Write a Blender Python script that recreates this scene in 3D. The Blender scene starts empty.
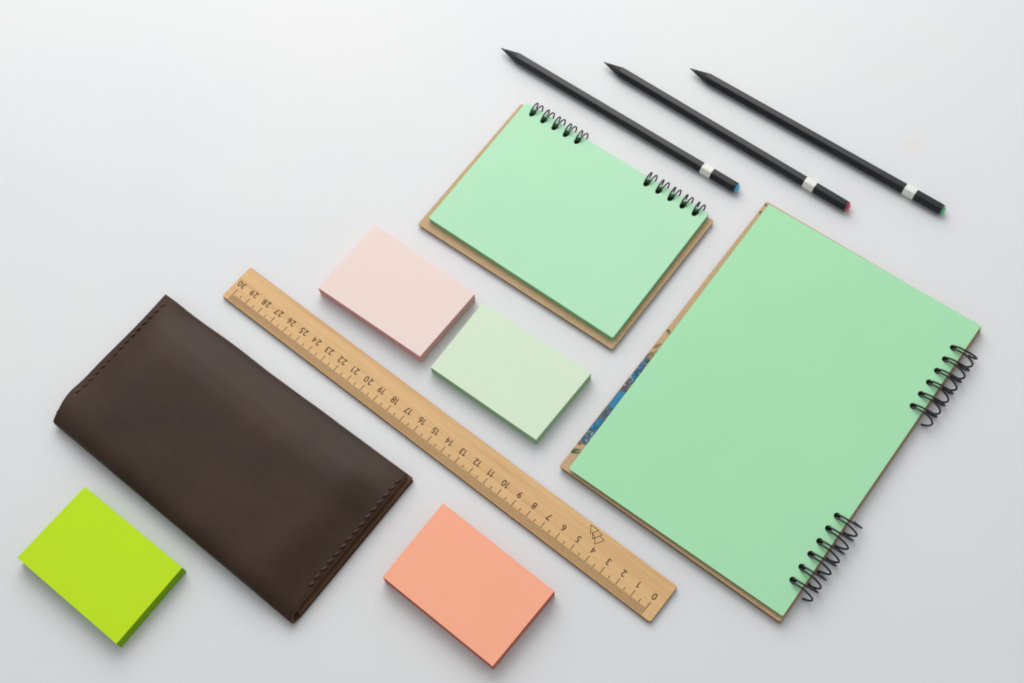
import bpy, bmesh, math, random
from mathutils import Vector, Matrix
random.seed(7)
C = bpy.context.scene
COL = C.collection
CM = 0.01                                    # every length below is in centimetres

# ------------------------------------------------------------------ camera
cam = bpy.data.objects.new('camera', bpy.data.cameras.new('camera')); COL.objects.link(cam)
CAMROT = Matrix(((0.792248, -0.53695, 0.289877), (0.608418, 0.731388, -0.308058), (-0.0466, 0.420424, 0.90613)))
cam.matrix_world = Matrix.Translation((0, 0, 68.467*CM)) @ CAMROT.to_4x4()
cam.data.sensor_width = 36; cam.data.lens = 46.37
cam.data.clip_start = 0.01; cam.data.clip_end = 50
C.camera = cam

# ------------------------------------------------------------------ world and lamps
w = bpy.data.worlds.new('World'); C.world = w; w.use_nodes = True
bg = w.node_tree.nodes['Background']
# soft room light: brighter on the window side, dimmer on the viewer's side
nt_ = w.node_tree; tc_ = nt_.nodes.new('ShaderNodeTexCoord'); dt_ = nt_.nodes.new('ShaderNodeVectorMath'); dt_.operation = 'DOT_PRODUCT'
dt_.inputs[1].default_value = Vector((-.62, .70, .35)).normalized()
nt_.links.new(tc_.outputs['Generated'], dt_.inputs[0])
rp_ = nt_.nodes.new('ShaderNodeValToRGB'); rp_.color_ramp.elements[0].position = 0; rp_.color_ramp.elements[1].position = 1
mp_ = nt_.nodes.new('ShaderNodeMapRange'); mp_.inputs['From Min'].default_value = -1
nt_.links.new(dt_.outputs['Value'], mp_.inputs['Value']); nt_.links.new(mp_.outputs[0], rp_.inputs['Fac'])
rp_.color_ramp.elements[0].color = (.22, .22, .222, 1); rp_.color_ramp.elements[1].color = (.95, .975, 1.0, 1)
nt_.links.new(rp_.outputs[0], bg.inputs[0]); bg.inputs[1].default_value = 0.80
def area(name, loc, target, size, sizey, power, col):
    d = bpy.data.lights.new(name, 'AREA'); d.shape = 'RECTANGLE'
    d.size = size*CM; d.size_y = sizey*CM; d.energy = power; d.color = col
    o = bpy.data.objects.new(name, d); COL.objects.link(o)
    o.location = Vector(loc)*CM
    o.rotation_euler = (Vector(target)-Vector(loc)).to_track_quat('-Z', 'Y').to_euler()
    return o
area('window_softbox', (-90, 88, 84), (-28, 26, 0), 125, 105, 13.2, (1.0, 0.98, 0.955))
C.view_settings.view_transform = 'Standard'; C.view_settings.look = 'None'
C.view_settings.exposure = 0.045; C.view_settings.gamma = 1.0
C.render.engine = 'CYCLES'
C.render.resolution_x = 1024; C.render.resolution_y = 683
C.cycles.pixel_filter_type = 'BLACKMAN_HARRIS'; C.cycles.filter_width = 1.9

# ------------------------------------------------------------------ materials
def s2l(c):
    return tuple(((v/255)/12.92 if v/255 <= 0.04045 else (((v/255)+0.055)/1.055)**2.4) for v in c)
class Mat:
    def __init__(s, name, col=(.5,.5,.5), rough=.6, spec=.4, metal=0):
        s.m = bpy.data.materials.new(name); s.m.use_nodes = True
        s.nt = s.m.node_tree; s.b = s.nt.nodes['Principled BSDF']
        s.set('Base Color', (*col, 1)); s.set('Roughness', rough)
        s.set('Specular IOR Level', spec); s.set('Metallic', metal); s.col = col
    def set(s, k, v): s.b.inputs[k].default_value = v
    def n(s, t, **kw):
        x = s.nt.nodes.new(t)
        for k, v in kw.items():
            if k in x.inputs: x.inputs[k].default_value = v
            else: setattr(x, k, v)
        return x
    def l(s, a, ao, b, bi): s.nt.links.new(a.outputs[ao], b.inputs[bi])
    def coords(s, scale=(1,1,1)):
        t = s.n('ShaderNodeTexCoord'); m = s.n('ShaderNodeMapping')
        m.inputs['Scale'].default_value = tuple(v/CM for v in scale)   # texture space in centimetres
        s.l(t, 'Object', m, 'Vector'); return m
    def noise(s, scale=(1,1,1), sc=1.0, det=4, rough=.55):
        c = s.coords(scale); n = s.n('ShaderNodeTexNoise')
        n.inputs['Scale'].default_value = sc; n.inputs['Detail'].default_value = det; n.inputs['Roughness'].default_value = rough
        s.l(c, 0, n, 'Vector'); return n
    def ramp(s, src, out, stops):
        r = s.n('ShaderNodeValToRGB'); e = r.color_ramp.elements
        while len(e) > 1: e.remove(e[-1])
        e[0].position = stops[0][0]; e[0].color = (*stops[0][1], 1)
        for p, c in stops[1:]:
            k = e.new(p); k.color = (*c, 1)
        s.l(src, out, r, 'Fac'); return r
    def mix(s, a, b, fac, mode='MIX'):
        x = s.n('ShaderNodeMix', data_type='RGBA', blend_type=mode)
        for k, v in ((6, a), (7, b), (0, fac)):
            if isinstance(v, tuple) and hasattr(v[0], 'outputs'): s.nt.links.new(v[0].outputs[v[1]], x.inputs[k])
            elif isinstance(v, tuple): x.inputs[k].default_value = (*v, 1)
            else: x.inputs[k].default_value = v
        return x
    def color(s, node, out): s.nt.links.new(node.outputs[out], s.b.inputs['Base Color'])
    def bump(s, node, out, strength, dist):
        b = s.n('ShaderNodeBump'); b.inputs['Strength'].default_value = strength; b.inputs['Distance'].default_value = dist*CM
        s.l(node, out, b, 'Height'); s.nt.links.new(b.outputs[0], s.b.inputs['Normal'])

def sc(c, k): return tuple(min(1, v*k) for v in c)
def paper(name, col, edge=False, var=.015):
    m = Mat(name, col, .75, .22)
    n = m.noise((1,1,1), .35, 3)                      # slow unevenness of the dye
    r = m.ramp(n, 'Fac', [(.3, sc(col, 1-var)), (.7, sc(col, 1+var*.5))])
    f = m.noise((1,1,1), 45, 3)
    x = m.mix((r, 'Color'), sc(col, .93), 0.0)
    mr = m.n('ShaderNodeMapRange'); mr.inputs['From Min'].default_value = .45; mr.inputs['From Max'].default_value = .75; mr.inputs['To Max'].default_value = .5
    m.l(f, 'Fac', mr, 'Value'); m.nt.links.new(mr.outputs[0], x.inputs[0])
    m.color(x, 2)
    m.bump(f, 'Fac', .25, .01)
    return m.m
def page_edge(name, col, dark):                       # cut edges of a stack of sheets: fine horizontal lines
    m = Mat(name, col, .8, .15)
    n = m.noise((.25,.25,60), 1, 2, .7)
    r = m.ramp(n, 'Fac', [(.35, dark), (.6, col)])
    m.color(r, 'Color'); m.bump(n, 'Fac', .5, .03)
    return m.m

def table_material():
    col = (.72, .725, .735)
    m = Mat('matte_white_table', col, .55, .3)
    n = m.noise((1,1,1), .05, 4)
    r = m.ramp(n, 'Fac', [(.3, (.70,.707,.72)), (.7, (.735,.735,.737))])
    # faint round beige stain at (-10.2, 48.1), and sparse grey specks
    t = m.n('ShaderNodeTexCoord'); d = m.n('ShaderNodeVectorMath', operation='DISTANCE')
    d.inputs[1].default_value = (-.1015, .4810, 0)
    m.l(t, 'Object', d, 0)
    sn = m.noise((1,1,1), 3, 3)
    ad = m.n('ShaderNodeMath', operation='MULTIPLY_ADD'); m.l(sn, 'Fac', ad, 0); ad.inputs[1].default_value = .0016; m.l(d, 'Value', ad, 2)
    mr = m.n('ShaderNodeMapRange'); mr.inputs['From Min'].default_value = .0063; mr.inputs['From Max'].default_value = .0069
    mr.inputs['To Min'].default_value = .6; mr.inputs['To Max'].default_value = 0
    m.l(ad, 0, mr, 'Value')
    x = m.mix((r, 'Color'), (.73,.70,.655), 0.0); m.nt.links.new(mr.outputs[0], x.inputs[0])
    c = m.coords((1,1,1)); v = m.n('ShaderNodeTexVoronoi'); v.inputs['Scale'].default_value = .13
    m.l(c, 0, v, 'Vector')
    ms = m.n('ShaderNodeMapRange'); ms.inputs['From Min'].default_value = .008; ms.inputs['From Max'].default_value = .016
    ms.inputs['To Min'].default_value = .35; ms.inputs['To Max'].default_value = 0
    m.l(v, 'Distance', ms, 'Value')
    y = m.mix((x, 2), (.5,.5,.5), 0.0); m.nt.links.new(ms.outputs[0], y.inputs[0])
    m.color(y, 2)
    f = m.noise((1,1,1), 12, 4); m.bump(f, 'Fac', .08, .01)
    return m.m

def kraft(name, k=1.0):
    base = tuple(v*k for v in (.56,.39,.225))
    m = Mat(name, base, .8, .15)
    n = m.noise((2,14,2), 1, 5, .7)
    r = m.ramp(n, 'Fac', [(.3, sc(base, .84)), (.55, base), (.75, sc(base, 1.12))])
    m.color(r, 'Color'); m.bump(n, 'Fac', .2, .01); return m.m

def wood():
    m = Mat('beech_wood', (.62,.40,.20), .5, .3)
    n = m.noise((.12, 3.2, 1), 1, 6, .62)
    r = m.ramp(n, 'Fac', [(.25, (.55,.315,.135)), (.45, (.67,.41,.185)), (.62, (.72,.46,.215)), (.8, (.61,.37,.155))])
    f = m.noise((3.0, 38, 6), 1, 3, .6)                # short dark pores along the grain
    mr = m.n('ShaderNodeMapRange'); mr.inputs['From Min'].default_value = .58; mr.inputs['From Max'].default_value = .75; mr.inputs['To Max'].default_value = .45
    m.l(f, 'Fac', mr, 'Value')
    x = m.mix((r, 'Color'), (.42,.24,.11), 0.0); m.nt.links.new(mr.outputs[0], x.inputs[0])
    m.color(x, 2); m.bump(f, 'Fac', .15, .01); return m.m

def leather(name, k=1.0, rough=.5):
    m = Mat(name, (.05,.03,.02), rough, .23)
    n = m.noise((.25,.35,.3), 1, 6, .62)
    a, b, c = ((.028,.0132,.0068), (.038,.0182,.0092), (.053,.0265,.0135))
    r = m.ramp(n, 'Fac', [(.28, sc(a,k)), (.5, sc(b,k)), (.72, sc(c,k))])
    s = m.noise((.9,2.6,2), .8, 6, .7)                  # faint long scuffs
    mr = m.n('ShaderNodeMapRange'); mr.inputs['From Min'].default_value = .64; mr.inputs['From Max'].default_value = .85; mr.inputs['To Max'].default_value = .22
    m.l(s, 'Fac', mr, 'Value')
    x = m.mix((r, 'Color'), sc((.11,.078,.055), k), 0.0); m.nt.links.new(mr.outputs[0], x.inputs[0])
    m.color(x, 2)
    rr = m.n('ShaderNodeMapRange'); rr.inputs['To Min'].default_value = rough-.1; rr.inputs['To Max'].default_value = rough+.14
    m.l(n, 'Fac', rr, 'Value'); m.nt.links.new(rr.outputs[0], m.b.inputs['Roughness'])
    g = m.noise((1,1,1), 9, 6, .7); m.bump(g, 'Fac', .35, .03)
    return m.m

def plain(name, col, rough=.5, spec=.4, metal=0, bumpy=0, var=.08):
    m = Mat(name, col, rough, spec, metal)
    n = m.noise((1,1,1), 6, 4)
    r = m.ramp(n, 'Fac', [(.3, sc(col, 1-var)), (.7, sc(col, 1+var))])
    m.color(r, 'Color')
    if bumpy: m.bump(n, 'Fac', bumpy, .02)
    return m.m

M = {}
M['table'] = table_material()
M['green_page'] = paper('light_green_page', (.455,.775,.52))
M['green_page_b'] = paper('slightly_deeper_green_page', (.39,.75,.445))
M['green_edge'] = page_edge('green_page_edges', (.20,.56,.27), (.10,.36,.15))
M['green_edge_b'] = page_edge('bright_green_page_edges', (.34,.84,.43), (.20,.62,.28))
M['kraft'] = kraft('kraft_board'); M['kraft_edge_shaded'] = kraft('shaded_kraft_cut_edge', .5)  # cut edge: kraft darkened, with shade under the pages put into its colour
M['wood'] = wood(); M['wood_edge'] = plain('laser_burnt_wood_edge', (.20,.105,.05), .8, .15, 0, .3, .25)
M['engrave'] = plain('burnt_engraving', (.085,.045,.025), .8, .1)
M['engrave_thin'] = plain('fine_burnt_line', (.10,.05,.026), .8, .1)
M['leather'] = leather('dark_brown_leather', .96, .46); M['leather_in'] = leather('raw_leather_layer', 1.25, .7)
M['leather_edge'] = leather('cut_leather_edge', 3.0, .6)
M['thread'] = plain('waxed_brown_thread', (.070,.024,.010), .5, .4)
M['wire'] = plain('black_coated_wire', (.022,.018,.022), .35, .5)
M['pencil'] = plain('black_pencil_lacquer', (.013,.013,.0155), .38, .42, 0, .05)
M['pencil_wood'] = plain('black_dyed_wood', (.028,.028,.03), .7, .3, 0, .5, .25)
M['graphite'] = plain('graphite', (.05,.05,.055), .4, .5, .3)
M['band'] = plain('off_white_band', (.80,.80,.74), .8, .15, 0, .3)

# ------------------------------------------------------------------ mesh helpers
def tag(o, label=None, cat=None, group=None, kind=None):
    for k, v in (('label', label), ('category', cat), ('group', group), ('kind', kind)):
        if v: o[k] = v
    return o
def empty(name, loc=(0,0,0), rz=0, **kw):
    o = bpy.data.objects.new(name, None); COL.objects.link(o); o.empty_display_size = .01
    o.location = Vector(loc)*CM; o.rotation_euler = (0, 0, rz); return tag(o, **kw)
def link(name, bm, mats, parent=None, loc=(0,0,0), smooth=None):
    bmesh.ops.scale(bm, vec=(CM,)*3, verts=bm.verts)
    me = bpy.data.meshes.new(name); bm.to_mesh(me); bm.free()
    if not isinstance(mats, (list, tuple)): mats = [mats]
    for m in mats: me.materials.append(m)
    o = bpy.data.objects.new(name, me); COL.objects.link(o)
    if parent: o.parent = parent
    o.location = Vector(loc)*CM
    if smooth is not None:
        for p in me.polygons: p.use_smooth = True
        if smooth < 180: me.set_sharp_from_angle(angle=math.radians(smooth))
    return o
def prism(bm, pts, z0, z1, mi=0, side_mi=None, twist=None):
    """closed outline pts extruded between heights z0 and z1"""
    lo = [bm.verts.new((x, y, z0)) for x, y in pts]; hi = [bm.verts.new((x, y, z1)) for x, y in pts]
    n = len(pts)
    f = bm.faces.new(hi); f.material_index = mi
    g = bm.faces.new(lo[::-1]); g.material_index = mi
    for i in range(n):
        s = bm.faces.new((lo[i], lo[(i+1) % n], hi[(i+1) % n], hi[i])); s.material_index = mi if side_mi is None else side_mi
    return lo, hi
def ccw(p):
    a = sum(p[i][0]*p[(i+1) % len(p)][1]-p[(i+1) % len(p)][0]*p[i][1] for i in range(len(p)))
    return p if a > 0 else p[::-1]
def rounded(quad, r, seg=5):
    """round the corners of a convex quad"""
    q = ccw(quad); out = []
    for i in range(len(q)):
        p = Vector(q[i]); a = (Vector(q[i-1])-p).normalized(); b = (Vector(q[(i+1) % len(q)])-p).normalized()
        s, e = p+a*r, p+b*r
        for k in range(seg+1):
            t = k/seg; out.append(tuple(s*(1-t)**2+p*2*t*(1-t)+e*t*t))
    return out
def tube(bm, pts, r, seg=8, cyclic=False, taper=None):
    P = [Vector(p) for p in pts]; n = len(P); rings = []; up = None
    for i, p in enumerate(P):
        t = (P[min(i+1, n-1)]-P[max(i-1, 0)]).normalized()
        if up is None: up = t.orthogonal().normalized()
        up = (up-t*up.dot(t)).normalized(); s = t.cross(up)
        rr = r*(taper(i/(n-1)) if taper else 1)
        rings.append([bm.verts.new(p+(up*math.cos(2*math.pi*k/seg)+s*math.sin(2*math.pi*k/seg))*rr) for k in range(seg)])
    for a, b in zip(rings, rings[1:]):
        for k in range(seg): bm.faces.new((a[k], a[(k+1) % seg], b[(k+1) % seg], b[k]))
    bm.faces.new(rings[0][::-1]); bm.faces.new(rings[-1])
def bevel_mod(o, w, seg=2):
    b = o.modifiers.new('bevel', 'BEVEL'); b.width = w*CM; b.segments = seg; b.limit_method = 'ANGLE'; b.angle_limit = math.radians(40)
    return o
def bake(o):
    """apply the modifiers of o without operators"""
    dg = bpy.context.evaluated_depsgraph_get(); dg.update()
    me = bpy.data.meshes.new_from_object(o.evaluated_get(dg)); old = o.data
    o.modifiers.clear(); o.data = me; bpy.data.meshes.remove(old)

# ------------------------------------------------------------------ table
bm = bmesh.new()
prism(bm, [(-150,-110), (110,-110), (110,150), (-150,150)], -2.5, 0)
tag(link('table_top', bm, M['table']), 'matte white table top with a faint round beige stain', 'table top', kind='structure')

# ------------------------------------------------------------------ sticky note pads
def sheet_stack(name, quad, z0, z1, top, edge, parent, n=24, wob=.012, seed=1):
    """a block of cut sheets: every layer is very slightly shifted, the top sheet is its own face"""
    rnd = random.Random(seed); bm = bmesh.new(); q = ccw(quad); prev = None
    # subdivide the outline so that edges can waver
    def outline(k):
        dx, dy = rnd.uniform(-wob, wob), rnd.uniform(-wob, wob)
        return [(x+dx, y+dy) for x, y in q]
    for k in range(n):
        a = z0+(z1-z0)*k/n; b = z0+(z1-z0)*(k+1)/n
        pts = outline(k) if k < n-1 else q
        lo = [bm.verts.new((x, y, a)) for x, y in pts]; hi = [bm.verts.new((x, y, b)) for x, y in pts]
        for i in range(4):
            f = bm.faces.new((lo[i], lo[(i+1) % 4], hi[(i+1) % 4], hi[i])); f.material_index = 1
        if prev:
            for i in range(4):
                f = bm.faces.new((prev[i], prev[(i+1) % 4], lo[(i+1) % 4], lo[i])); f.material_index = 1
        else: bm.faces.new(lo[::-1]).material_index = 1
        prev = hi
    bm.faces.new(prev).material_index = 0
    return link(name, bm, [top, edge], parent)
def pad(kind, quad, th, col, ecol, dark, label, seed):
    cx = sum(p[0] for p in quad)/4; cy = sum(p[1] for p in quad)/4
    loc = (cx, cy, 0); q = [(x-cx, y-cy) for x, y in quad]
    root = empty('sticky_note_pad', loc, label=label, cat='sticky notes', group='sticky note pads laid on the table')
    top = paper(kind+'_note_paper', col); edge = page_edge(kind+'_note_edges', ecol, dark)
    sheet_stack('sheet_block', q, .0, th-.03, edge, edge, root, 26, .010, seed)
    bm = bmesh.new(); prism(bm, ccw(q), th-.022, th, 0, 1)
    link('top_sheet', bm, [top, edge], root)
    return root
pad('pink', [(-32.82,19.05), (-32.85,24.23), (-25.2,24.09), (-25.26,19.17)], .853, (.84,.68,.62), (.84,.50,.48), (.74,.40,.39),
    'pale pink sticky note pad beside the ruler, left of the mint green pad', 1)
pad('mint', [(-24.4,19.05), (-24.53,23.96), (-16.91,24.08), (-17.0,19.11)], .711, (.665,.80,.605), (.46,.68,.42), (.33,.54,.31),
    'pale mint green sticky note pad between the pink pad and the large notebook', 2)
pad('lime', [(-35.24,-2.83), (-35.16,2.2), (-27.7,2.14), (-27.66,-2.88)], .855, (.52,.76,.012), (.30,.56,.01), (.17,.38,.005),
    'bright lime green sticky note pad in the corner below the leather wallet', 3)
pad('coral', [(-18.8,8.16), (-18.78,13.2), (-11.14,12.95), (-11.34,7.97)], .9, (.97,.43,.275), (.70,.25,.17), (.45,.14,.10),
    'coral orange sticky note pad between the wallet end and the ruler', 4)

# ------------------------------------------------------------------ ruler
RX, RY = -6.29, 14.71                                       # lower right corner (the zero end, tick side)
ANG = math.atan2(15.44-14.70, -37.33+6.24)                   # the scale climbs towards the far end
rl = empty('wooden_ruler', (RX, RY, 0), ANG, label='thirty centimetre wooden ruler with burnt numbers and a small triangle logo', cat='ruler')
RL, RW, RT = 31.08, 2.42, .26
bm = bmesh.new()
# local frame: x runs 0 -> 30 cm, y points away from the scale, which in this turned frame is negative
prism(bm, rounded([(0,0), (RL,0), (RL,-RW), (0,-RW)], .17), 0, RT, 0, 1)
o = link('ruler_body', bm, [M['wood'], M['wood_edge']], rl, smooth=30); bevel_mod(o, .035, 2)
Z0 = .59
rnd = random.Random(3)
def flat(bm, x0, y0, x1, y1, wd, z):
    d = Vector((x1-x0, y1-y0)).normalized(); n = Vector((-d.y, d.x))*wd/2
    vs = [bm.verts.new((a, b, z)) for a, b in ((x0+n.x, y0+n.y), (x0-n.x, y0-n.y), (x1-n.x, y1-n.y), (x1+n.x, y1+n.y))]
    f = bm.faces.new(vs)
    if f.normal.z < 0: f.normal_flip()
bm = bmesh.new()
for k in range(301):
    x = Z0+.04+k*.1
    flat(bm, x, -.055, x, -.50, .038, RT+.003)
link('millimetre_scale', bm, M['engrave_thin'], rl)
bm = bmesh.new()
for k in range(0, 301, 5):
    x = Z0+.04+k*.1
    if k % 10 == 0: flat(bm, x, -.50, x, -.88, .042, RT+.004)
    else: flat(bm, x, -.52, x, -.70, .042, RT+.004)
link('centimetre_scale', bm, M['engrave_thin'], rl)
def glyph(ch):
    """one digit, 1 unit tall, left edge at x = 0; returns its bmesh and width"""
    bm = bmesh.new()
    if ch == '1':                                            # a plain stem with a short slanted flag
        for p in ([(.22,0), (.36,0), (.36,1), (.22,1)], [(.0,.70), (.22,.84), (.22,1), (.0,.84)]):
            f = bm.faces.new([bm.verts.new((x, y, 0)) for x, y in p])
        return bm, .36
    cu = bpy.data.curves.new('t', 'FONT'); cu.body = ch; cu.size = 1; cu.offset = 0 if ch == '4' else .010; cu.resolution_u = 4
    ob = bpy.data.objects.new('t', cu); COL.objects.link(ob)
    dg = bpy.context.evaluated_depsgraph_get(); dg.update()
    me = bpy.data.meshes.new_from_object(ob.evaluated_get(dg))
    bm.from_mesh(me); bpy.data.objects.remove(ob); bpy.data.meshes.remove(me)
    xs = [v.co.x for v in bm.verts]; ys = [v.co.y for v in bm.verts]; k = 1/(max(ys)-min(ys))
    for v in bm.verts: v.co = Vector(((v.co.x-min(xs))*k*.96, (v.co.y-min(ys))*k, 0))
    return bm, (max(xs)-min(xs))*k*.96
def number_mesh(text, height):
    parts = [glyph(c) for c in text]; gap = .16
    W_ = sum(w for _, w in parts)+gap*(len(parts)-1); out = bmesh.new(); x = -W_/2
    for b, w_ in parts:
        vm_ = {v: out.verts.new(((v.co.x+x)*height, (v.co.y-.5)*height, 0)) for v in b.verts}
        for f in b.faces: out.faces.new([vm_[v] for v in f.verts])
        x += w_+gap; b.free()
    return out
for n in range(31):
    link('numeral', number_mesh(str(n), .385), M['engrave'], rl, (Z0+n+.05, -1.24, RT+.005))
# three stacked open triangles of the maker's mark, in ruler-local centimetres
bm = bmesh.new()
def loc2(p):
    v = Matrix.Rotation(-ANG, 2) @ Vector((p[0]-RX, p[1]-RY)); return v
def stroke(seq):
    q = [loc2(p) for p in seq]
    for a, b in zip(q, q[1:]): flat(bm, a.x, a.y, b.x, b.y, .035, RT+.005)
T0 = [(-11.55,16.69), (-11.83,17.12), (-11.30,17.12), (-11.51,16.81)]
stroke(T0)
stroke([(-11.51,16.81), (-11.31,16.55), (-11.02,17.02), (-11.24,17.05)])
stroke([(-11.23,16.66), (-11.05,16.39), (-10.76,16.84), (-11.04,16.91)])
stroke([(-11.51,16.81), (-11.23,16.66), (-11.31,16.55)])
link('triangle_logo', bm, M['engrave_thin'], rl)

# ------------------------------------------------------------------ spiral notebooks
def punched(name, quad, z0, z1, holes, mats, parent, r, sx=1, sy=1, n=10, seed=5):
    """paper block with real punched holes"""
    o = sheet_stack(name, quad, z0, z1, mats[0], mats[1], parent, n, .012, seed) if n > 1 else None
    if o is None:
        bm = bmesh.new(); prism(bm, rounded(quad, .12, 3), z0, z1, 0, 1); o = link(name, bm, mats, parent)
    bm = bmesh.new()
    for x, y in holes:
        prism(bm, [(x+r*sx*math.cos(t*math.pi/8), y+r*sy*math.sin(t*math.pi/8)) for t in range(16)], z0-.3, z1+.3)
    cut = link('cut', bm, mats[1]); b = o.modifiers.new('b', 'BOOLEAN'); b.object = cut; b.operation = 'DIFFERENCE'; b.solver = 'EXACT'
    cut.parent = parent
    bpy.context.view_layer.update()
    bake(o); bpy.data.objects.remove(cut)
    return o
def wire_group(parent, hairs, axis, edge, cz, R, r, w0, w1, a0, seed=1, lean=0, flatk=1, mess=.03, spread=.9):
    """twin-loop wire: one continuous wire, wide at the spine, narrow at the tips that go through the holes.
    axis 0: loops stand in planes of constant x (binding along x); axis 1: constant y."""
    rnd = random.Random(seed); pts = []
    SW = math.radians(325); N = 30
    def P(s, t, c):                       # s across, t angle from a0
        a = a0+t*SW; rr = R*(1+.02*math.sin(3*a+c))
        out, z = edge+rr*math.cos(a), cz+rr*flatk*math.sin(a)
        s2 = s+lean*math.sin(a)
        return (s2, out, z) if axis == 0 else (out, s2, z)
    d = 1 if hairs[-1] > hairs[0] else -1
    for i, h in enumerate(hairs):
        jit = rnd.uniform(-mess, mess)
        w = lambda t: w1+(w0-w1)*(1-min(1, t/spread))**1.2
        for k in range(N+1): t = k/N; pts.append(P(h-d*w(t)+jit*(1-t)*.5, t, i))
        for k in range(1, 5):
            q = k/5; pts.append(P(h-d*w1*math.cos(q*math.pi)+jit*0, 1+.022*math.sin(q*math.pi), i))
        for k in range(N+1): t = 1-k/N; pts.append(P(h+d*w(t)+jit*(1-t)*.5, t, i))
        if i < len(hairs)-1:
            g = hairs[i+1]; m = (h+g)/2; hw = abs(g-h)/2-w0
            for k in range(1, 6):
                q = k/6; pts.append(P(m-d*hw*math.cos(q*math.pi), -.045*math.sin(q*math.pi), i))
    bm = bmesh.new(); tube(bm, pts, r, 7)
    return link('wire_binding', bm, M['wire'], parent, smooth=180)

def shifted(q, o): return [(x-o[0], y-o[1]) for x, y in q]

# small one: bound along its far long side
O = (-24.2, 31.3)
nb = empty('spiral_notebook', (*O, 0), label='small landscape notebook with light green pages wire bound along its top, above the pink pad', cat='notebook', group='green spiral notebooks')
hs = [-30.13+.858*k for k in range(5)]+[-21.56+.868*k for k in range(5)]
holes = shifted([(x, 36.13) for x in hs], O)
punched('front_cover', shifted([(-31.03,26.04), (-31.25,36.42), (-17.06,36.45), (-16.98,26.18)], O), 0, .135, holes, [M['kraft'], M['kraft_edge_shaded']], nb, .19, 1, 1.5, 1)
punched('back_cover', shifted([(-31.06,25.98), (-31.28,36.47), (-16.96,36.49), (-16.92,26.15)], O), .145, .28, holes, [M['kraft'], M['kraft_edge_shaded']], nb, .19, 1, 1.5, 1)
punched('page_block', shifted([(-30.64,26.57), (-30.92,36.51), (-17.40,36.49), (-17.24,26.63)], O), .29, .60, holes, [M['green_edge_b'], M['green_edge_b']], nb, .19, 1, 1.5, 8)
punched('top_page', shifted([(-30.65,26.56), (-30.95,36.53), (-17.39,36.51), (-17.24,26.62)], O), .608, .625, holes, [M['green_page'], M['green_edge']], nb, .19, 1, 1.5, 1)
for i in (0, 5): wire_group(nb, [h-O[0] for h in hs[i:i+5]], 0, 36.50-O[1], .47, .44, .048, .22, .11, math.radians(-70), 3+i, flatk=.78)

# large one: bound along its near short-hand side, cover printed with flowers
O = (-8, 29)
nb = empty('spiral_notebook', (*O, 0), label='large notebook with light green pages, floral printed cover and wire loops down its right side', cat='notebook', group='green spiral notebooks')
hs = [37.32-.868*k for k in range(6)]+[25.19-.862*k for k in range(6)]
holes = shifted([(-1.64, y) for y in hs], O)
punched('back_cover', shifted([(-15.08,18.76), (-15.10,39.28), (-.93,39.45), (-.93,18.70)], O), 0, .20, holes, [M['kraft'], M['kraft_edge_shaded']], nb, .19, 1, 1, 1)
punched('front_cover', shifted([(-15.13,18.73), (-15.17,39.34), (-.98,39.49), (-1.0,18.70)], O), .21, .42, holes, [M['kraft'], M['kraft_edge_shaded']], nb, .19, 1, 1, 1)
punched('page_block', shifted([(-14.50,18.98), (-14.80,39.08), (-1.12,39.38), (-1.08,19.04)], O), .43, .58, holes, [M['green_edge'], M['green_edge']], nb, .19, 1, 1, 8)
punched('top_page', shifted([(-14.6,18.86), (-14.91,39.14), (-1.07,39.42), (-1.04,18.97)], O), .60, .618, holes, [M['green_page_b'], M['green_edge']], nb, .19, 1, 1, 1)
for i, s in ((0, 4), (6, 9)): wire_group(nb, [h-O[1] for h in hs[i:i+6]], 1, -.98-O[0], .47, .71, .058, .405, .105, math.radians(-72), s, lean=(.0, -.05)[i > 0], flatk=.58, mess=(.05, .12)[i > 0], spread=.52)

# flower print on the cover, showing as a strip beside the pages
vm = Mat('printed_ink', (.5,.5,.5), .7, .2); at = vm.n('ShaderNodeVertexColor', layer_name='ink'); vm.color(at, 'Color')
bm = bmesh.new(); cl = bm.loops.layers.float_color.new('ink'); rnd = random.Random(12); zc = [.4225]
def blot(pts, col):
    zc[0] += .00012
    f = bm.faces.new([bm.verts.new((x-O[0], y-O[1], zc[0])) for x, y in ccw(pts)])
    for l in f.loops: l[cl] = (*col, 1)
def leaf(x, y, L, Wd, a, col):
    pts = []
    for k in range(10):
        t = k/10*2*math.pi; px = L/2*math.cos(t); py = Wd/2*math.sin(t)*(1-.35*math.cos(t))
        X = x+px*math.cos(a)-py*math.sin(a); Y = y+px*math.sin(a)+py*math.cos(a)
        pts.append((max(-15.115, min(-13.6, X)), Y))
    area2 = abs(sum(pts[i][0]*pts[(i+1)%10][1]-pts[(i+1)%10][0]*pts[i][1] for i in range(10)))
    if area2 > .004: blot(pts, col)
BL, TE, GR, PU, WH, BR, TAN, DG = ((.04,.22,.38), (.035,.13,.20), (.10,.17,.10), (.14,.15,.30), (.36,.36,.40), (.20,.11,.10), (.36,.26,.16), (.04,.10,.05))
blot([(-15.115,20.6), (-13.7,20.9), (-13.7,26.6), (-15.115,26.9)], TE)
blot([(-15.115,23.15), (-13.7,23.3), (-13.7,24.5), (-15.115,24.35)], BL)
zones = [(20.55,21.6,(PU,TE,WH,GR,PU)), (21.6,22.4,(BL,GR,BL,PU)), (22.4,23.15,(GR,TE,PU,BR,GR)), (24.4,25.1,(BR,WH,GR,BR,TAN)),
         (25.1,25.9,(TE,WH,BL,TE)), (25.9,26.6,(PU,BL,WH,PU)), (26.5,27.2,(GR,DG,TAN,GR))]
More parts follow.
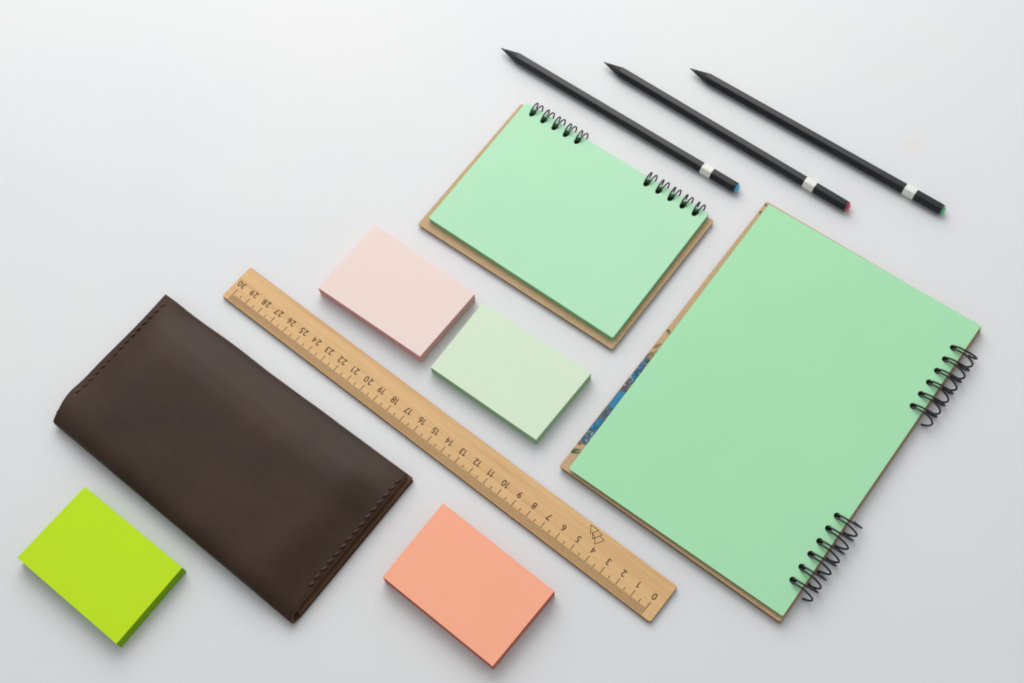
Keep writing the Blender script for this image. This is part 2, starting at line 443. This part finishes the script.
for a, b, cs in zones:
    for k in range(int((b-a)*60)):
        leaf(rnd.uniform(-15.2,-14.1), rnd.uniform(a, b), rnd.uniform(.12,.36), rnd.uniform(.05,.13), rnd.uniform(0, 3.14), rnd.choice(cs))
for k in range(9): leaf(-15.1+rnd.uniform(0,.7), 27.15+k*.1, .42, .035, 1.0+rnd.uniform(-.3,.3), (.22,.17,.10))
link('flower_print', bm, vm.m, nb)
for cluster in (((-15.05,28.93,.34,.09,.25,DG), (-14.88,28.85,.3,.06,.2,GR)),
                ((-15.0,19.88,.5,.17,.4,DG), (-14.93,20.08,.5,.08,.5,GR), (-14.8,19.98,.4,.07,.4,(.12,.3,.12))),
                ((-15.05,20.48,.3,.16,.9,BR),)):
    bm = bmesh.new(); cl = bm.loops.layers.float_color.new('ink')
    for x, y, L, Wd, a, c_ in cluster: leaf(x, y, L, Wd, a, c_)
    link('leaf_print', bm, vm.m, nb)

for y in (39.1, 38.5):
    bm = bmesh.new(); cl = bm.loops.layers.float_color.new('ink')
    leaf(-15.08, y, .19, .125, .3, (.16,.08,.05)); link('corner_mark', bm, vm.m, nb)

# ------------------------------------------------------------------ pencils
def make_pencil(tip, end, gemcol, label, back):
    tip, end = Vector(tip), Vector(end); d = end-tip; rz = math.atan2(d.y, d.x); L = d.length
    rt = empty('black_pencil', (tip.x, tip.y, 0), rz, label=label, cat='pencil', group='black pencils with crystal ends')
    Rc, Ra, rr = .375, .325, .06                                   # over the corners, over the flats
    NS = 72; ROT = math.radians(30)
    def hexr(t):
        t = (t-ROT+math.pi/6) % (math.pi/3)-math.pi/6            # angle from nearest flat normal
        h = Ra/math.cos(t); return (h**-40+.362**-40)**(-1/40)       # flats with generously rounded corners
    def loft(bm, stations, rad, capa=True, capb=True):
        rings = []
        for x in stations:
            rings.append([bm.verts.new((x, rad(x, 2*math.pi*k/NS)*math.cos(2*math.pi*k/NS), Ra+rad(x, 2*math.pi*k/NS)*math.sin(2*math.pi*k/NS))) for k in range(NS)])
        for a, b in zip(rings, rings[1:]):
            for k in range(NS): bm.faces.new((a[k], a[(k+1) % NS], b[(k+1) % NS], b[k]))
        if capa: bm.faces.new(rings[0][::-1])
        if capb: bm.faces.new(rings[-1])
    cone = lambda x: .022+x*(.365/1.62)
    bm = bmesh.new(); loft(bm, [.42+.05*k for k in range(27)], lambda x, t: min(hexr(t)-.004, cone(x)))
    link('sharpened_wood', bm, M['pencil_wood'], rt, smooth=25)
    bm = bmesh.new(); loft(bm, [0, .02]+[.1*k for k in range(1, 5)], lambda x, t: cone(x)*(1 if x else .6))
    link('lead_point', bm, M['graphite'], rt, smooth=25)
    bm = bmesh.new()
    xs = [1.26+.02*k for k in range(19)]+[2, 5, 9, 13, L-.2, L-.13, L-.09]
    loft(bm, xs, lambda x, t: min(hexr(t), cone(x)+.003)-(.0 if x < L-.15 else (.01 if x < L-.1 else .03)))
    link('barrel', bm, M['pencil'], rt, smooth=25)
    bm = bmesh.new(); b0 = L-back; b1 = b0+.70
    loft(bm, [b0, b0+.01, b1-.01, b1], lambda x, t: hexr(t)+(.004 if x in (b0, b1) else .012))
    link('white_band', bm, M['band'], rt, smooth=25)
    bm = bmesh.new()                                               # metal cup that holds the crystal
    prof = [(L-.10, .31), (L-.04, .325), (L-.005, .315), (L, .295), (L-.03, .285)]
    rings = [[bm.verts.new((x, r*math.cos(2*math.pi*k/32), Ra+r*math.sin(2*math.pi*k/32))) for k in range(32)] for x, r in prof]
    for a, b in zip(rings, rings[1:]):
        for k in range(32): bm.faces.new((a[k], a[(k+1) % 32], b[(k+1) % 32], b[k]))
    bm.faces.new(rings[0][::-1]); bm.faces.new(rings[-1])
    link('crystal_cup', bm, M['wire'], rt, smooth=40)
    bm = bmesh.new()                                               # faceted crystal
    prof = [(L-.02, .28, 0), (L+.08, .25, .5), (L+.16, .14, 0)]
    rings = [[bm.verts.new((x, r*math.cos(2*math.pi*(k+o_)/10), Ra+r*math.sin(2*math.pi*(k+o_)/10))) for k in range(10)] for x, r, o_ in prof]
    for a, b in zip(rings, rings[1:]):
        for k in range(10):
            bm.faces.new((a[k], a[(k+1) % 10], b[k])); bm.faces.new((a[(k+1) % 10], b[(k+1) % 10], b[k]))
    bm.faces.new(rings[0][::-1]); bm.faces.new(rings[-1])
    g = Mat('crystal', gemcol, .12, .8); g.set('Coat Weight', .6)
    n = g.noise((1,1,1), 5, 2); r_ = g.ramp(n, 'Fac', [(.35, sc(gemcol,.6)), (.65, sc(gemcol,1.3))]); g.color(r_, 'Color')
    link('crystal', bm, g.m, rt)
    return rt
make_pencil((-34.90,39.07), (-17.13,39.12), (.02,.46,.90), 'black pencil with white band and blue crystal end, nearest the small notebook', 2.42)
make_pencil((-28.95,41.98), (-11.16,41.84), (.75,.03,.11), 'black pencil with white band and red crystal end, between the other two pencils', 2.92)
make_pencil((-24.29,44.72), (-6.58,44.90), (.03,.58,.20), 'black pencil with white band and green crystal end, farthest from the notebooks', 2.50)

# ------------------------------------------------------------------ leather wallet
WX0, WX1, WY0, WY1 = -40.02, -21.38, 3.80, 13.42
O = (-30.5, 8.5)
wl = empty('leather_wallet', (*O, 0), label='long dark brown leather wallet with stitched ends and a rounded fold', cat='wallet')
def fold_y(x): return 3.80-.36*(x-WX0)/(WX1-WX0)     # the fold runs slightly askew
def open_y(x): return 13.53-.14*(x-WX0)/(WX1-WX0)
def sm(a, b, x):
    t = max(0, min(1, (x-a)/(b-a))); return t*t*(3-2*t)
def top_h(x, y):
    """height of the upper skin"""
    inx = sm(WX0, WX0+3.2, x)*(1-sm(WX1-3.0, WX1, x))
    iny = 1-sm(WY1-3.2, WY1, y)
    lowy = 1-sm(4.6, 7.2, y)
    h = .78+.34*inx*iny+.06*inx
    h -= .24*(1-sm(WX0, WX0+1.1, x))*(1-lowy)                  # pressed flat under the left seam
    h += .16*lowy*(1-sm(WX0, WX0+4, x))                        # open end of the fold puffs up
    h -= .36*sm(WY1-2.0, WY1-.1, y)*(.3+.7*inx)           # rolls down to the long open side
    h += .02*math.sin(x*1.1+y*.7)*inx
    return h
def x_start(y):  # outline of the left end
    return WX0+.02-.05*sm(11.5, 13.3, y)-.04*math.sin((y-6)*.9)+.45*(1-sm(3.7, 6.0, y))
TH = .21
def section(x):
    """outer points of the C shaped section, from the bottom open edge round the fold to the top open edge"""
    pts = []; fy = fold_y(x)+1.1; hh = top_h(x, fy); yb = open_y(x)-.02+.02*math.sin(x*.8)
    for k in range(12): pts.append((yb+(fy-yb)*k/12, 0.012))
    zc_ = hh/2; n = 18
    for k in range(n+1):
        a = -math.pi/2-math.pi*k/n
        e = .82; ca, sa = math.cos(a), math.sin(a)
        pts.append((fy+(-abs(ca)**e)*(fy-fold_y(x)), zc_+(zc_-.006)*math.copysign(abs(sa)**.9, sa)))
    m = 44
    yt = open_y(x)+.03*math.sin(x*.9+1)-.03
    for k in range(1, m+1):
        y = fy+(yt-fy)*k/m; pts.append((y, top_h(x, y)))
    return pts
def skin(bm, xs, th, sect, inset=0):
    rings_o, rings_i = [], []
    for x in xs:
        p = [Vector(q) for q in sect(x)]; n = len(p); ro, ri = [], []
        for i, q in enumerate(p):
            t = (p[min(i+1, n-1)]-p[max(i-1, 0)]).normalized(); nrm = Vector((-t.y, t.x))
            e = min(1, .55+min(i, n-1-i)*.25)
            tt = th*e
            f = min(1, .45+abs(x-xs[0])*6, .45+abs(x-xs[-1])*6)   # worn, slightly rounded cut edges
            off = (1-f)*.06
            X = x+(.27*(1-sm(.30, .62, q.y))*sm(WX1-2, WX1, x) if q.x > 4.4 else .27*(1-sm(.25,.9,q.y))*sm(WX1-2, WX1, x))
            if x < -35: X = X+(x_start(q.x)-WX0)*(1-sm(WX0, WX0+3, x))
            a_, b_ = q+nrm*(-off), q+nrm*(-(tt-off))
            if (nrm).dot(Vector((0,1)) if i > n*0.5 else Vector((0,-1))) < 0 and False: pass
            ro.append(bm.verts.new((X-O[0], a_.x-O[1], max(.004, a_.y)))); ri.append(bm.verts.new((X-O[0], b_.x-O[1], b_.y)))
        rings_o.append(ro); rings_i.append(ri)
    n = len(rings_o[0])
    for a, b in zip(rings_o, rings_o[1:]):
        for i in range(n-1): bm.faces.new((a[i], a[i+1], b[i+1], b[i]))
    for a, b in zip(rings_i, rings_i[1:]):
        for i in range(n-1): bm.faces.new((a[i+1], a[i], b[i], b[i+1])).material_index = 1
    for o_, i_, s in ((rings_o[0], rings_i[0], 1), (rings_o[-1], rings_i[-1], -1)):
        for i in range(n-1):
            v = (o_[i], i_[i], i_[i+1], o_[i+1]); bm.faces.new(v if s > 0 else v[::-1]).material_index = 2
    for e in (0, n-1):
        for k in range(len(xs)-1):
            bm.faces.new((rings_o[k][e], rings_o[k+1][e], rings_i[k+1][e], rings_i[k][e])).material_index = 2
    bmesh.ops.recalc_face_normals(bm, faces=bm.faces)
xs = [WX0, WX0+.03, WX0+.08]+[WX0+.25+(WX1-WX0-.5)*k/60 for k in range(61)]+[WX1-.08, WX1-.03, WX1]
bm = bmesh.new(); skin(bm, xs, TH, section)
link('outer_skin', bm, [M['leather'], M['leather_in'], M['leather_edge']], wl, smooth=50)
# pocket panel sewn under the upper skin, lining on the lower one
def panel(name, x0, x1, y0, y1, hz, th, mat):
    bm = bmesh.new(); nx, ny = 40, 24; g = {}
    for i in range(nx+1):
        for j in range(ny+1):
            x = x0+(x1-x0)*i/nx; y = y0+(y1-y0)*j/ny; z = hz(x, y)
            for s in (0, 1): g[i, j, s] = bm.verts.new((x-O[0], y-O[1], z-th*s))
    for i in range(nx):
        for j in range(ny):
            bm.faces.new((g[i,j,0], g[i+1,j,0], g[i+1,j+1,0], g[i,j+1,0])); bm.faces.new((g[i,j,1], g[i,j+1,1], g[i+1,j+1,1], g[i+1,j,1]))
    for i in range(nx):
        for j, s in ((0, 1), (ny, -1)):
            v = (g[i,j,0], g[i,j,1], g[i+1,j,1], g[i+1,j,0]); bm.faces.new(v if s > 0 else v[::-1])
    for j in range(ny):
        for i, s in ((0, -1), (nx, 1)):
            v = (g[i,j,0], g[i,j,1], g[i,j+1,1], g[i,j+1,0]); bm.faces.new(v if s > 0 else v[::-1])
    bmesh.ops.recalc_face_normals(bm, faces=bm.faces)
    return link(name, bm, mat, wl, smooth=40)
panel('pocket_panel', WX0+.3, WX1-.03, 4.35, WY1-.12, lambda x, y: top_h(x, y)-TH-.012, .13, M['leather_edge'])
panel('lining_panel', WX0+.3, WX1+.22, 4.05, WY1+.02, lambda x, y: .36+.02*math.sin(y), .125, M['leather_edge'])

def stitches(x, y0, y1, n, slant, seed, dx=0, r=.055):
    rnd = random.Random(seed); bm = bmesh.new(); p = (y1-y0)/n
    for k in range(n):
        yc = y0+(k+.5)*p; L = p*.74; pts = []
        xx = x+dx*k/n+rnd.uniform(-.012, .012); sl = slant+rnd.uniform(-.02,.02)
        for i in range(9):
            t = i/8-.5; X = xx+sl*t; Y = yc+L*t
            pts.append((X-O[0], Y-O[1], top_h(X, Y)+.035-.07*(2*t)**4))
        tube(bm, pts, r, 8, taper=lambda s: .45+.55*math.sin(math.pi*s)**.6)
    link('stitching', bm, M['thread'], wl, smooth=180)
stitches(-39.60, 5.75, 13.1, 15, .05, 1, dx=-.02)
stitches(-21.62, 5.35, 13.0, 15, .15, 2, dx=.05, r=.072)
